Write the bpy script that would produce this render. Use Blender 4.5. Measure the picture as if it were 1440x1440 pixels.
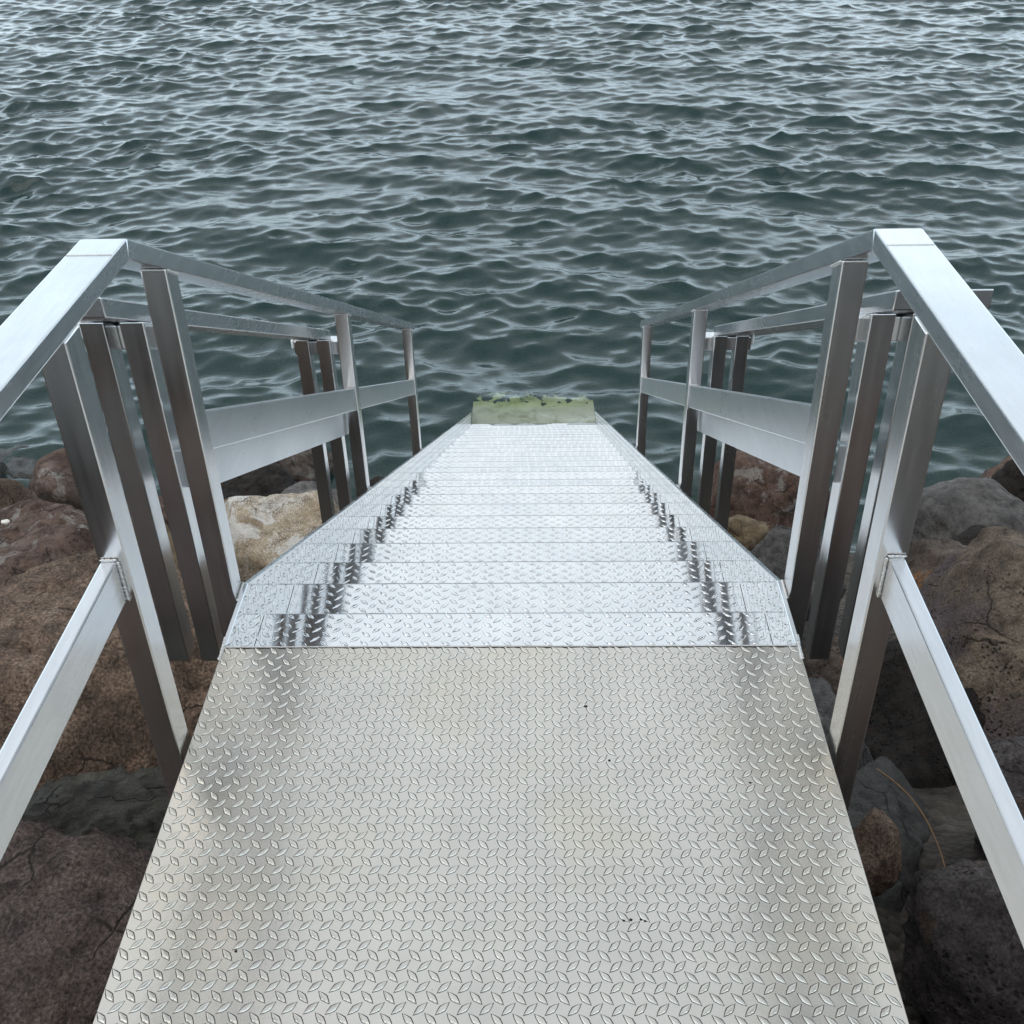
import bpy, bmesh, math, random
import numpy as np
from mathutils import Matrix, Vector

for o in list(bpy.data.objects):
    bpy.data.objects.remove(o, do_unlink=True)
scene = bpy.context.scene
COL = scene.collection
R = math.radians

# ------------------------------------------------------------------ camera
cam_d = bpy.data.cameras.new('camera')
cam = bpy.data.objects.new('camera', cam_d)
COL.objects.link(cam)
cam_d.sensor_width = 36.0
cam_d.lens = 36.0 * 1538.9 / 1440.0
cam_d.clip_start = 0.05
cam_d.clip_end = 6000
pitch, yaw, roll = R(34.853), R(-1.858), R(-1.433)
fwd = Vector((math.sin(yaw) * math.cos(pitch), math.cos(yaw) * math.cos(pitch), -math.sin(pitch)))
rgt = Vector((math.cos(yaw), -math.sin(yaw), 0))
up = rgt.cross(fwd)
r2 = rgt * math.cos(roll) + up * math.sin(roll)
u2 = up * math.cos(roll) - rgt * math.sin(roll)
M = Matrix.Identity(4)
for i in range(3):
    M[i][0], M[i][1], M[i][2] = r2[i], u2[i], -fwd[i]
M[0][3], M[1][3], M[2][3] = 0.0717, 0.0, 1.5972
cam.matrix_world = M
scene.camera = cam

# ------------------------------------------------------------------ sky and sun
SUN_EL, SUN_AZ = 58.0, -115.0           # azimuth clockwise from +Y (out to sea)
world = bpy.data.worlds.new('World')
scene.world = world
world.use_nodes = True
wn, wl = world.node_tree.nodes, world.node_tree.links
wn.clear()
w_out = wn.new('ShaderNodeOutputWorld')
w_bg = wn.new('ShaderNodeBackground')
w_sky = wn.new('ShaderNodeTexSky')
w_sky.sky_type = 'NISHITA'
w_sky.sun_disc = False
w_sky.sun_elevation = R(SUN_EL)
w_sky.sun_rotation = R(SUN_AZ)
w_sky.dust_density = 4.0
w_tc = wn.new('ShaderNodeTexCoord')
w_map = wn.new('ShaderNodeMapping'); w_map.inputs['Scale'].default_value = (1, 1, 2.2)
w_noise = wn.new('ShaderNodeTexNoise')
w_noise.inputs['Scale'].default_value = 2.3
w_noise.inputs['Detail'].default_value = 6
w_noise.inputs['Roughness'].default_value = 0.55
w_ramp = wn.new('ShaderNodeValToRGB')
w_ramp.color_ramp.elements[0].position = 0.30
w_ramp.color_ramp.elements[0].color = (6.6, 7.6, 8.4, 1)
w_ramp.color_ramp.elements[1].position = 0.70
w_ramp.color_ramp.elements[1].color = (11.2, 11.8, 12.2, 1)
w_mix = wn.new('ShaderNodeMixRGB')
w_mix.inputs['Fac'].default_value = 0.80
wl.new(w_tc.outputs['Generated'], w_map.inputs['Vector'])
wl.new(w_map.outputs['Vector'], w_noise.inputs['Vector'])
wl.new(w_noise.outputs['Fac'], w_ramp.inputs['Fac'])
wl.new(w_sky.outputs['Color'], w_mix.inputs['Color1'])
# the cloud deck is thin and bright low over the sea, thicker and duller overhead
w_sep = wn.new('ShaderNodeSeparateXYZ')
w_el = wn.new('ShaderNodeValToRGB')
for e_, (p_, c_) in zip((w_el.color_ramp.elements[0], w_el.color_ramp.elements[1], w_el.color_ramp.elements.new(0.40)), ((0.0, 2.15), (1.0, 0.88), (0.46, 1.12))):
    e_.position = p_; e_.color = (c_ * (0.90 if p_ < 0.1 else 1.0), c_, c_ * (1.06 if p_ < 0.1 else 1.0), 1)
e_ = w_el.color_ramp.elements.new(0.27); e_.color = (1.68, 1.85, 1.96, 1)
w_mul = wn.new('ShaderNodeMixRGB'); w_mul.blend_type = 'MULTIPLY'; w_mul.inputs['Fac'].default_value = 1.0
wl.new(w_tc.outputs['Generated'], w_sep.inputs[0])
wl.new(w_sep.outputs['Z'], w_el.inputs['Fac'])
wl.new(w_ramp.outputs['Color'], w_mul.inputs['Color1'])
wl.new(w_el.outputs['Color'], w_mul.inputs['Color2'])
wl.new(w_mul.outputs['Color'], w_mix.inputs['Color2'])
wl.new(w_mix.outputs['Color'], w_bg.inputs['Color'])
w_bg.inputs['Strength'].default_value = 0.10
wl.new(w_bg.outputs['Background'], w_out.inputs['Surface'])

sun_d = bpy.data.lights.new('sun', 'SUN')
sun_d.energy = 0.65
sun_d.angle = R(50)
sun_d.color = (1.0, 0.95, 0.88)
sun = bpy.data.objects.new('sun', sun_d)
COL.objects.link(sun)
az, el = R(SUN_AZ), R(SUN_EL)
sdir = Vector((math.sin(az) * math.cos(el), math.cos(az) * math.cos(el), math.sin(el)))
sun.rotation_euler = sdir.to_track_quat('Z', 'Y').to_euler()
sun.location = sdir * 50

scene.view_settings.view_transform = 'Standard'
scene.view_settings.look = 'None'
scene.view_settings.exposure = 0.1
scene.view_settings.gamma = 1.0
scene.view_settings.use_curve_mapping = False
scene.render.engine = 'CYCLES'
scene.cycles.max_bounces = 10
scene.cycles.transparent_max_bounces = 12
scene.cycles.caustics_reflective = True

# ------------------------------------------------------------------ materials
def new_mat(name):
    m = bpy.data.materials.new(name)
    m.use_nodes = True
    n = m.node_tree.nodes
    n.clear()
    out = n.new('ShaderNodeOutputMaterial')
    return m, n, m.node_tree.links, out

def noise(n, l, vec, scale, detail=4, rough=0.55, dist=0.0):
    t = n.new('ShaderNodeTexNoise')
    t.inputs['Scale'].default_value = scale
    t.inputs['Detail'].default_value = detail
    t.inputs['Roughness'].default_value = rough
    t.inputs['Distortion'].default_value = dist
    l.new(vec, t.inputs['Vector'])
    return t.outputs['Fac']

def ramp(n, l, fac, stops):
    r = n.new('ShaderNodeValToRGB')
    e = r.color_ramp.elements
    while len(e) < len(stops):
        e.new(0.5)
    for i, (p, c) in enumerate(stops):
        e[i].position = p
        e[i].color = (c, c, c, 1) if isinstance(c, (int, float)) else (*c, 1)
    l.new(fac, r.inputs['Fac'])
    return r.outputs['Color']

def mixc(n, l, fac, a, b, mode='MIX'):
    m = n.new('ShaderNodeMixRGB')
    m.blend_type = mode
    for s, v in ((0, fac), (1, a), (2, b)):
        if isinstance(v, (int, float)):
            m.inputs[s].default_value = v if s == 0 else (v, v, v, 1)
        elif isinstance(v, tuple):
            m.inputs[s].default_value = (*v, 1)
        else:
            l.new(v, m.inputs[s])
    return m.outputs['Color']

def mth(n, l, op, a, b=0.0):
    m = n.new('ShaderNodeMath')
    m.operation = op
    for s, v in ((0, a), (1, b)):
        if isinstance(v, (int, float)):
            m.inputs[s].default_value = v
        else:
            l.new(v, m.inputs[s])
    return m.outputs[0]

def obj_coord(n, l, scale=(1, 1, 1), per_object=False):
    tc = n.new('ShaderNodeTexCoord')
    mp = n.new('ShaderNodeMapping')
    mp.inputs['Scale'].default_value = scale
    l.new(tc.outputs['Object'], mp.inputs['Vector'])
    if per_object:
        oi = n.new('ShaderNodeObjectInfo')
        sc = n.new('ShaderNodeVectorMath'); sc.operation = 'SCALE'
        l.new(oi.outputs['Random'], sc.inputs['Scale'])
        sc.inputs[0].default_value = (37.0, 53.0, 71.0)
        l.new(sc.outputs['Vector'], mp.inputs['Location'])
    return mp.outputs['Vector']

def metal(name, col, rough, rvar=0.10, stretch=(1, 1, 1), stain=None, stain_amt=0.0, bump=0.0, pits=0.0):
    m, n, l, out = new_mat(name)
    b = n.new('ShaderNodeBsdfPrincipled')
    v = obj_coord(n, l, stretch)
    raw = obj_coord(n, l)
    n1 = noise(n, l, v, 9, 5)
    n2 = noise(n, l, raw, 2.2, 5, 0.6)
    b.inputs['Metallic'].default_value = 1.0
    c = mixc(n, l, ramp(n, l, n1, [(0.25, 0.0), (0.75, 1.0)]), tuple(x * 0.88 for x in col), col)
    if stain:
        f = ramp(n, l, n2, [(0.50, 0.0), (0.72, stain_amt)])
        c = mixc(n, l, f, c, stain)
    if pits > 0:
        vo = n.new('ShaderNodeTexVoronoi'); vo.inputs['Scale'].default_value = 110
        l.new(raw, vo.inputs['Vector'])
        pf = mth(n, l, 'MULTIPLY', ramp(n, l, vo.outputs['Distance'], [(0.10, 1.0), (0.18, 0.0)]),
                 ramp(n, l, noise(n, l, raw, 14, 3), [(0.60, 0.0), (0.66, pits)]))
        c = mixc(n, l, pf, c, (0.22, 0.22, 0.22))
    l.new(c, b.inputs['Base Color'])
    rr = mth(n, l, 'ADD', mth(n, l, 'MULTIPLY', mth(n, l, 'SUBTRACT', n2, 0.5), rvar * 2), rough)
    rr = mth(n, l, 'ADD', rr, mth(n, l, 'MULTIPLY', mth(n, l, 'SUBTRACT', n1, 0.5), rvar))
    l.new(rr, b.inputs['Roughness'])
    if bump > 0:
        bp = n.new('ShaderNodeBump')
        bp.inputs['Strength'].default_value = bump
        bp.inputs['Distance'].default_value = 0.002
        l.new(noise(n, l, raw, 24, 4), bp.inputs['Height'])
        l.new(bp.outputs['Normal'], b.inputs['Normal'])
    l.new(b.outputs[0], out.inputs['Surface'])
    return m

MT = {}
MT['deck'] = metal('weathered_deck_plate', (0.715, 0.672, 0.61), 0.235, 0.08, (1, 1, 1), (0.66, 0.58, 0.44), 0.6, 0.28, 0.45)
MT['tread'] = metal('bright_tread_plate', (0.90, 0.905, 0.905), 0.075, 0.04, (1, 1, 1), (0.74, 0.76, 0.78), 0.4, 0.12)
MT['rail'] = metal('brushed_aluminium', (0.80, 0.815, 0.835), 0.25, 0.12, (8, 1.2, 8), (0.64, 0.66, 0.68), 0.8, 0.02, 0.25)
MT['post'] = metal('mill_aluminium', (0.78, 0.78, 0.78), 0.23, 0.12, (7, 7, 0.5), (0.64, 0.61, 0.57), 0.9, 0.03, 0.3)
MT['beam'] = metal('salt_pitted_aluminium', (0.78, 0.80, 0.82), 0.30, 0.08, (4, 0.8, 4), (0.68, 0.70, 0.72), 0.6, 0.05, 0.7)
MT['weld'] = metal('weld_metal', (0.62, 0.61, 0.60), 0.38, 0.15, (1, 1, 1), (0.35, 0.30, 0.25), 0.7, 0.8)

def plain(name, col, rough, spec=0.5):
    m, n, l, out = new_mat(name)
    b = n.new('ShaderNodeBsdfPrincipled')
    v = obj_coord(n, l)
    c = mixc(n, l, noise(n, l, v, 60, 4), tuple(x * 0.75 for x in col), tuple(min(1, x * 1.2) for x in col))
    l.new(c, b.inputs['Base Color'])
    b.inputs['Roughness'].default_value = rough
    b.inputs['Specular IOR Level'].default_value = spec
    l.new(b.outputs[0], out.inputs['Surface'])
    return m
MT['grime'] = plain('lug_edge_grime', (0.05, 0.046, 0.04), 0.8, 0.2)
MT['grime_light'] = plain('light_salt_grime', (0.11, 0.112, 0.115), 0.7, 0.3)
MT['nosing_grey'] = plain('nosing_line_grey', (0.30, 0.305, 0.31), 0.6, 0.4)
MT['plug'] = plain('white_plastic', (0.80, 0.80, 0.78), 0.4)
MT['spot'] = plain('dark_dirt', (0.03, 0.028, 0.026), 0.9, 0.1)
MT['twig'] = plain('dry_stalk', (0.26, 0.15, 0.08), 0.8, 0.2)
MT['shell'] = plain('bleached_shell', (0.75, 0.72, 0.66), 0.5)
MT['leaf'] = plain('dry_leaf', (0.45, 0.34, 0.18), 0.8, 0.2)

def rock_mat(name, cols, patch=None, patch_t=0.58, pores=0.5, rough=0.85, bump=1.0, wet=False, speck=None, layer=False, big=2.2, grain=0.0, pscale=4.3, gain=1.5, bdist=0.045):
    m, n, l, out = new_mat(name)
    b = n.new('ShaderNodeBsdfPrincipled')
    v = obj_coord(n, l, (1, 1, 5) if layer else (1, 1, 1), True)
    nb = noise(n, l, v, big, 6, 0.6, 0.4)
    nm = noise(n, l, v, 15, 8, 0.68, 0.2)
    nf = noise(n, l, v, 150, 5, 0.7)
    c = ramp(n, l, nb, [(0.30, cols[0]), (0.50, cols[1]), (0.68, cols[2])])
    c = mixc(n, l, ramp(n, l, nm, [(0.36, 0.75), (0.58, 0.0)]), c, tuple(x * 0.55 for x in cols[0]))
    if patch:
        pf = ramp(n, l, noise(n, l, v, pscale, 7, 0.66, 0.3), [(patch_t, 0.0), (patch_t + 0.07, 0.85)])
        c = mixc(n, l, pf, c, patch)
    if grain > 0:
        vg = noise(n, l, v, 120, 4, 0.6)
        c = mixc(n, l, grain, c, ramp(n, l, vg, [(0.32, 0.45), (0.52, 1.0), (0.70, 1.7)]), 'MULTIPLY')
    gf = mth(n, l, 'ADD', mth(n, l, 'MULTIPLY', nf, 1.8), 0.1)
    c = mixc(n, l, 1.0, c, gf, 'MULTIPLY')
    if speck:
        vo2 = n.new('ShaderNodeTexVoronoi'); vo2.inputs['Scale'].default_value = 95
        l.new(v, vo2.inputs['Vector'])
        sf = mth(n, l, 'MULTIPLY', ramp(n, l, vo2.outputs['Distance'], [(0.22, 1.0), (0.38, 0.0)]),
                 ramp(n, l, nb, [(0.35, 0.0), (0.5, 0.8)]))
        c = mixc(n, l, sf, c, speck)
    vo = n.new('ShaderNodeTexVoronoi'); vo.inputs['Scale'].default_value = 52
    dv = n.new('ShaderNodeVectorMath'); dv.operation = 'ADD'
    nd = n.new('ShaderNodeTexNoise'); nd.inputs['Scale'].default_value = 20
    l.new(v, nd.inputs['Vector'])
    sc = n.new('ShaderNodeVectorMath'); sc.operation = 'SCALE'; sc.inputs['Scale'].default_value = 0.035
    l.new(nd.outputs['Color'], sc.inputs[0])
    l.new(v, dv.inputs[0]); l.new(sc.outputs['Vector'], dv.inputs[1])
    l.new(dv.outputs['Vector'], vo.inputs['Vector'])
    pm = mth(n, l, 'MULTIPLY', ramp(n, l, vo.outputs['Distance'], [(0.18, 1.0), (0.34, 0.0)]),
             ramp(n, l, noise(n, l, v, 6, 4), [(0.42, 0.0), (0.6, 1.0)]))
    pm = mth(n, l, 'MULTIPLY', pm, pores)
    c = mixc(n, l, pm, c, tuple(x * 0.3 for x in cols[0]))
    # hairline cracks
    vc = n.new('ShaderNodeTexVoronoi'); vc.feature = 'DISTANCE_TO_EDGE'; vc.inputs['Scale'].default_value = 4.5
    l.new(dv.outputs['Vector'], vc.inputs['Vector'])
    ck = ramp(n, l, vc.outputs['Distance'], [(0.0, 1.0), (0.02, 0.0)])
    ck = mth(n, l, 'MULTIPLY', ck, ramp(n, l, noise(n, l, v, 3, 3), [(0.5, 0.0), (0.6, 0.9)]))
    c = mixc(n, l, ck, c, tuple(x * 0.25 for x in cols[0]))
    c = mixc(n, l, 1.0, c, gain, 'MULTIPLY')
    geo = n.new('ShaderNodeNewGeometry'); gsep = n.new('ShaderNodeSeparateXYZ'); l.new(geo.outputs['Position'], gsep.inputs[0])
    wz = mth(n, l, 'ADD', mth(n, l, 'SUBTRACT', -3.66, gsep.outputs['Z']), mth(n, l, 'MULTIPLY', nb, 0.25))
    wetf = ramp(n, l, wz, [(0.04, 0.0), (0.16, 1.0)])      # splash-wet stone darkens and shines
    c = mixc(n, l, wetf, c, mixc(n, l, 1.0, c, (0.42, 0.43, 0.40), 'MULTIPLY'))
    l.new(c, b.inputs['Base Color'])
    h = mth(n, l, 'ADD', mth(n, l, 'MULTIPLY', nm, 1.0), mth(n, l, 'MULTIPLY', nf, 0.5))
    h = mth(n, l, 'SUBTRACT', h, mth(n, l, 'MULTIPLY', pm, 0.5))
    h = mth(n, l, 'SUBTRACT', h, mth(n, l, 'MULTIPLY', ck, 0.6))
    if grain > 0:
        h = mth(n, l, 'ADD', h, mth(n, l, 'MULTIPLY', vg, 0.55 * grain))
    bp = n.new('ShaderNodeBump')
    bp.inputs['Strength'].default_value = bump
    bp.inputs['Distance'].default_value = bdist
    l.new(h, bp.inputs['Height'])
    l.new(bp.outputs['Normal'], b.inputs['Normal'])
    l.new(mixc(n, l, wetf, 0.35 if wet else rough, 0.3), b.inputs['Roughness'])
    b.inputs['Specular IOR Level'].default_value = 0.5 if wet else 0.25
    l.new(b.outputs[0], out.inputs['Surface'])
    return m

RK = {}
RK['red'] = rock_mat('reddish_volcanic_rock', [(0.060, 0.038, 0.030), (0.125, 0.078, 0.060), (0.20, 0.155, 0.13)], (0.24, 0.22, 0.20), 0.56, 0.8, gain=1.65)
RK['brown'] = rock_mat('brown_granular_rock', [(0.085, 0.058, 0.042), (0.172, 0.115, 0.082), (0.23, 0.165, 0.122)], (0.28, 0.23, 0.18), 0.64, 0.3, bump=1.0, grain=1.0, gain=2.35, bdist=0.10)
RK['purple'] = rock_mat('purple_brown_rock', [(0.060, 0.044, 0.038), (0.105, 0.076, 0.068), (0.14, 0.105, 0.088)], (0.17, 0.125, 0.08), 0.60, 0.3, bump=1.0, grain=1.0, gain=2.1, bdist=0.10)
RK['lichen'] = rock_mat('lichen_crusted_rock', [(0.11, 0.082, 0.058), (0.25, 0.19, 0.14), (0.36, 0.29, 0.215)], (0.14, 0.11, 0.112), 0.50, 1.0, pscale=1.6, grain=0.5, gain=1.4, bdist=0.08)
RK['slate'] = rock_mat('dark_layered_slate', [(0.042, 0.041, 0.036), (0.085, 0.082, 0.070), (0.13, 0.115, 0.09)], (0.11, 0.085, 0.05), 0.62, 0.0, 0.6, 1.0, layer=True)
RK['grey'] = rock_mat('grey_basalt', [(0.070, 0.067, 0.064), (0.14, 0.13, 0.123), (0.21, 0.197, 0.185)], (0.20, 0.13, 0.07), 0.66, 0.5)
RK['tan'] = rock_mat('tan_rock', [(0.11, 0.08, 0.05), (0.22, 0.16, 0.10), (0.28, 0.22, 0.15)], (0.16, 0.07, 0.04), 0.60, 0.3)
RK['pale'] = rock_mat('pale_speckled_granite', [(0.21, 0.15, 0.09), (0.36, 0.29, 0.21), (0.46, 0.43, 0.39)], (0.50, 0.48, 0.45), 0.50, 0.2, 0.85, 0.8, speck=(0.62, 0.61, 0.59), big=3.0)
RK['dark'] = rock_mat('dark_porous_rock', [(0.028, 0.023, 0.020), (0.055, 0.044, 0.038), (0.085, 0.070, 0.060)], (0.13, 0.07, 0.045), 0.66, 1.0, gain=1.0, bdist=0.07)
RK['orange'] = rock_mat('orange_stained_rock', [(0.060, 0.045, 0.036), (0.13, 0.10, 0.082), (0.20, 0.165, 0.135)], (0.26, 0.12, 0.05), 0.60, 0.7)
RK['violet'] = rock_mat('violet_grey_rock', [(0.060, 0.048, 0.046), (0.13, 0.107, 0.102), (0.21, 0.18, 0.17)], (0.17, 0.105, 0.07), 0.58, 1.0, grain=0.6, gain=1.25, bdist=0.09)
RK['smooth'] = rock_mat('smooth_grey_rock', [(0.070, 0.066, 0.061), (0.098, 0.092, 0.085), (0.125, 0.117, 0.108)], None, 0.6, 0.1, 0.8, 0.6, gain=0.9)
RK['wet'] = rock_mat('wet_slate_rock', [(0.055, 0.048, 0.046), (0.10, 0.088, 0.084), (0.16, 0.14, 0.13)], (0.16, 0.12, 0.09), 0.60, 0.1, wet=True)
def gravel_mat():
    m, n, l, out = new_mat('gravelly_soil')
    b = n.new('ShaderNodeBsdfPrincipled')
    v = obj_coord(n, l)
    vo = n.new('ShaderNodeTexVoronoi'); vo.inputs['Scale'].default_value = 32
    l.new(v, vo.inputs['Vector'])
    nn = noise(n, l, v, 5, 4, 0.6)
    c = ramp(n, l, nn, [(0.3, (0.040, 0.033, 0.027)), (0.5, (0.080, 0.064, 0.050)), (0.7, (0.12, 0.10, 0.085))])
    sg = n.new('ShaderNodeSeparateColor'); l.new(vo.outputs['Color'], sg.inputs[0])
    c = mixc(n, l, 0.6, c, mth(n, l, 'ADD', mth(n, l, 'MULTIPLY', sg.outputs[0], 0.9), 0.2), 'MULTIPLY')
    l.new(c, b.inputs['Base Color'])
    b.inputs['Roughness'].default_value = 0.9
    bp = n.new('ShaderNodeBump'); bp.inputs['Strength'].default_value = 0.9; bp.inputs['Distance'].default_value = 0.02
    l.new(mth(n, l, 'SUBTRACT', nn, vo.outputs['Distance']), bp.inputs['Height'])
    l.new(bp.outputs['Normal'], b.inputs['Normal'])
    l.new(b.outputs[0], out.inputs['Surface'])
    return m
RK['gravel'] = gravel_mat()

# water: fresnel mirror over clear, slightly scattering, absorbing water
def water_mat():
    m, n, l, out = new_mat('sea_water')
    gl = n.new('ShaderNodeBsdfGlossy'); gl.inputs['Roughness'].default_value = 0.0
    gl.inputs['Color'].default_value = (1, 1, 1, 1)
    tr = n.new('ShaderNodeBsdfRefraction'); tr.inputs['IOR'].default_value = 1.333; tr.inputs['Roughness'].default_value = 0.0
    df = n.new('ShaderNodeBsdfDiffuse'); df.inputs['Color'].default_value = (0.043, 0.122, 0.115, 1)
    fr = n.new('ShaderNodeFresnel'); fr.inputs['IOR'].default_value = 1.333
    mix1 = n.new('ShaderNodeMixShader'); mix1.inputs[0].default_value = 0.25
    mix2 = n.new('ShaderNodeMixShader')
    tc = n.new('ShaderNodeTexCoord')
    mp = n.new('ShaderNodeMapping'); mp.inputs['Scale'].default_value = (1, 1.7, 1)
    l.new(tc.outputs['Object'], mp.inputs['Vector'])
    bp = n.new('ShaderNodeBump'); bp.inputs['Strength'].default_value = 0.16; bp.inputs['Distance'].default_value = 0.016
    l.new(noise(n, l, mp.outputs['Vector'], 12, 3, 0.5, 0.4), bp.inputs['Height'])
    for s in (gl, fr):
        l.new(bp.outputs['Normal'], s.inputs['Normal'])
    l.new(tr.outputs[0], mix1.inputs[1]); l.new(df.outputs[0], mix1.inputs[2])
    l.new(fr.outputs[0], mix2.inputs[0]); l.new(mix1.outputs[0], mix2.inputs[1]); l.new(gl.outputs[0], mix2.inputs[2])
    l.new(mix2.outputs[0], out.inputs['Surface'])
    ab = n.new('ShaderNodeVolumeAbsorption')
    ab.inputs['Color'].default_value = (0.52, 0.63, 0.37, 1)
    ab.inputs['Density'].default_value = 2.7
    l.new(ab.outputs[0], out.inputs['Volume'])
    return m
MT['water'] = water_mat()

# algae on the sunken landing
def algae_mat():
    m, n, l, out = new_mat('green_algae')
    b = n.new('ShaderNodeBsdfPrincipled')
    v = obj_coord(n, l)
    nz = noise(n, l, v, 7, 8, 0.7, 0.6)
    weed = ramp(n, l, nz, [(0.34, (0.26, 0.30, 0.06)), (0.44, (0.80, 0.78, 0.34)), (0.56, (0.95, 0.93, 0.66))])
    silt = ramp(n, l, nz, [(0.34, (0.60, 0.58, 0.40)), (0.50, (0.93, 0.91, 0.80))])
    sp_ = n.new('ShaderNodeSeparateXYZ'); l.new(v, sp_.inputs[0])
    # silt lies on the inner half of the landing, weed grows on the outer half
    t_ = mth(n, l, 'ADD', mth(n, l, 'MULTIPLY', mth(n, l, 'SUBTRACT', sp_.outputs['Y'], 9.72), 4.0), mth(n, l, 'MULTIPLY', mth(n, l, 'SUBTRACT', nz, 0.5), 2.0))
    c = mixc(n, l, ramp(n, l, t_, [(0.0, 0.0), (0.6, 1.0)]), silt, weed)
    l.new(c, b.inputs['Base Color'])
    b.inputs['Roughness'].default_value = 0.9
    l.new(b.outputs[0], out.inputs['Surface'])
    return m
MT['algae'] = algae_mat()

# ------------------------------------------------------------------ helpers
def tag(o, label=None, cat=None, group=None, kind=None):
    if label: o['label'] = label
    if cat: o['category'] = cat
    if group: o['group'] = group
    if kind: o['kind'] = kind
    return o

def empty(name, loc, label, cat, group=None):
    o = bpy.data.objects.new(name, None)
    o.empty_display_size = 0.1
    COL.objects.link(o)
    o.location = loc
    return tag(o, label, cat, group)

def link(name, me, parent=None, smooth=False):
    o = bpy.data.objects.new(name, me)
    COL.objects.link(o)
    if parent is not None:
        o.parent = parent
        # geometry is authored in world space: cancel the parents' offset
        off = Vector((0, 0, 0)); p = parent
        while p is not None:
            off += p.location; p = p.parent
        o.location = -off
    if smooth:
        me.polygons.foreach_set('use_smooth', [True] * len(me.polygons))
    return o

def from_bm(name, bm, mats, parent=None, smooth=False):
    me = bpy.data.meshes.new(name)
    bm.normal_update()
    bm.to_mesh(me); bm.free()
    for m in (mats if isinstance(mats, (list, tuple)) else [mats]):
        me.materials.append(m)
    return link(name, me, parent, smooth)

def from_np(name, V, Fc, mats, parent=None, smooth=True, midx=None):
    me = bpy.data.meshes.new(name)
    V = np.asarray(V, np.float32); Fc = np.asarray(Fc, np.int32)
    k = Fc.shape[1]
    me.vertices.add(len(V)); me.vertices.foreach_set('co', V.ravel())
    me.loops.add(Fc.size); me.loops.foreach_set('vertex_index', Fc.ravel())
    me.polygons.add(len(Fc))
    me.polygons.foreach_set('loop_start', np.arange(0, Fc.size, k, dtype=np.int32))
    me.polygons.foreach_set('loop_total', np.full(len(Fc), k, np.int32))
    if midx is not None:
        me.polygons.foreach_set('material_index', np.asarray(midx, np.int32))
    me.polygons.foreach_set('use_smooth', np.full(len(Fc), smooth))
    me.update(calc_edges=True)
    for m in (mats if isinstance(mats, (list, tuple)) else [mats]):
        me.materials.append(m)
    return link(name, me, parent)

def prism_x(bm, x0, x1, poly):
    """poly: list of (y, z); extruded from x0 to x1"""
    a = [bm.verts.new((x0, y, z)) for y, z in poly]
    b = [bm.verts.new((x1, y, z)) for y, z in poly]
    k = len(poly)
    bm.faces.new(a); bm.faces.new(b[::-1])
    for i in range(k):
        bm.faces.new((a[i], b[i], b[(i + 1) % k], a[(i + 1) % k]))

def bar(name, x0, x1, poly, mat, parent, bev=0.003):
    bm = bmesh.new()
    prism_x(bm, min(x0, x1), max(x0, x1), poly)
    bmesh.ops.recalc_face_normals(bm, faces=bm.faces)
    if bev:
        bmesh.ops.bevel(bm, geom=list(bm.edges), offset=bev, segments=2, affect='EDGES', profile=0.6)
    o = from_bm(name, bm, mat, parent)
    for p in o.data.polygons:
        p.use_smooth = p.area < 0.0012
    return o

def rect(y0, y1, z0, z1):
    return [(y0, z0), (y1, z0), (y1, z1), (y0, z1)]

rng = random.Random(7)
def weld(name, pts, r, parent):
    """a lumpy weld bead following a polyline"""
    bm = bmesh.new()
    for a, b in zip(pts[:-1], pts[1:]):
        a, b = Vector(a), Vector(b)
        k = max(2, int((b - a).length / (r * 0.55)))
        for i in range(k + 1):
            p = a.lerp(b, i / k) + Vector((rng.uniform(-1, 1), rng.uniform(-1, 1), rng.uniform(-1, 1))) * r * 0.12
            bmesh.ops.create_icosphere(bm, subdivisions=1, radius=r * rng.uniform(0.8, 1.15), matrix=Matrix.Translation(p) @ Matrix.Diagonal((1.0, 0.55, 1.0, 1.0)))
    return from_bm(name, bm, MT['weld'], parent, True)

# ------------------------------------------------------------------ noise (numpy gradient noise)
_rs = np.random.RandomState(11)
_perm = np.concatenate([_rs.permutation(256)] * 3)
_grad = _rs.normal(size=(256, 3)); _grad /= np.linalg.norm(_grad, axis=1)[:, None]
def pnoise(P):
    I = np.floor(P).astype(int); Fr = P - I; I &= 255
    u = Fr * Fr * Fr * (Fr * (Fr * 6 - 15) + 10)
    r = 0
    for dx in (0, 1):
        for dy in (0, 1):
            for dz in (0, 1):
                h = _perm[_perm[_perm[I[:, 0] + dx] + I[:, 1] + dy] + I[:, 2] + dz]
                d = Fr - np.array([dx, dy, dz])
                w = (u[:, 0] if dx else 1 - u[:, 0]) * (u[:, 1] if dy else 1 - u[:, 1]) * (u[:, 2] if dz else 1 - u[:, 2])
                r = r + w * np.einsum('ij,ij->i', _grad[h], d)
    return r
def fbm(P, oct=5, gain=0.5, ridged=False):
    a, s, r = 1.0, 1.0, 0
    for i in range(oct):
        v = pnoise(P * s + i * 17.3)
        if ridged: v = 0.5 - np.abs(v) * 1.6
        r = r + a * v
        a *= gain; s *= 2.03
    return r

# ------------------------------------------------------------------ dimensions
W2 = 0.625            # half width of the stair
Y0 = 1.782            # front edge of the platform
GO, RI = 0.3046, 0.1552
SL = RI / GO
WATER = -3.87
NT = 25

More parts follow.
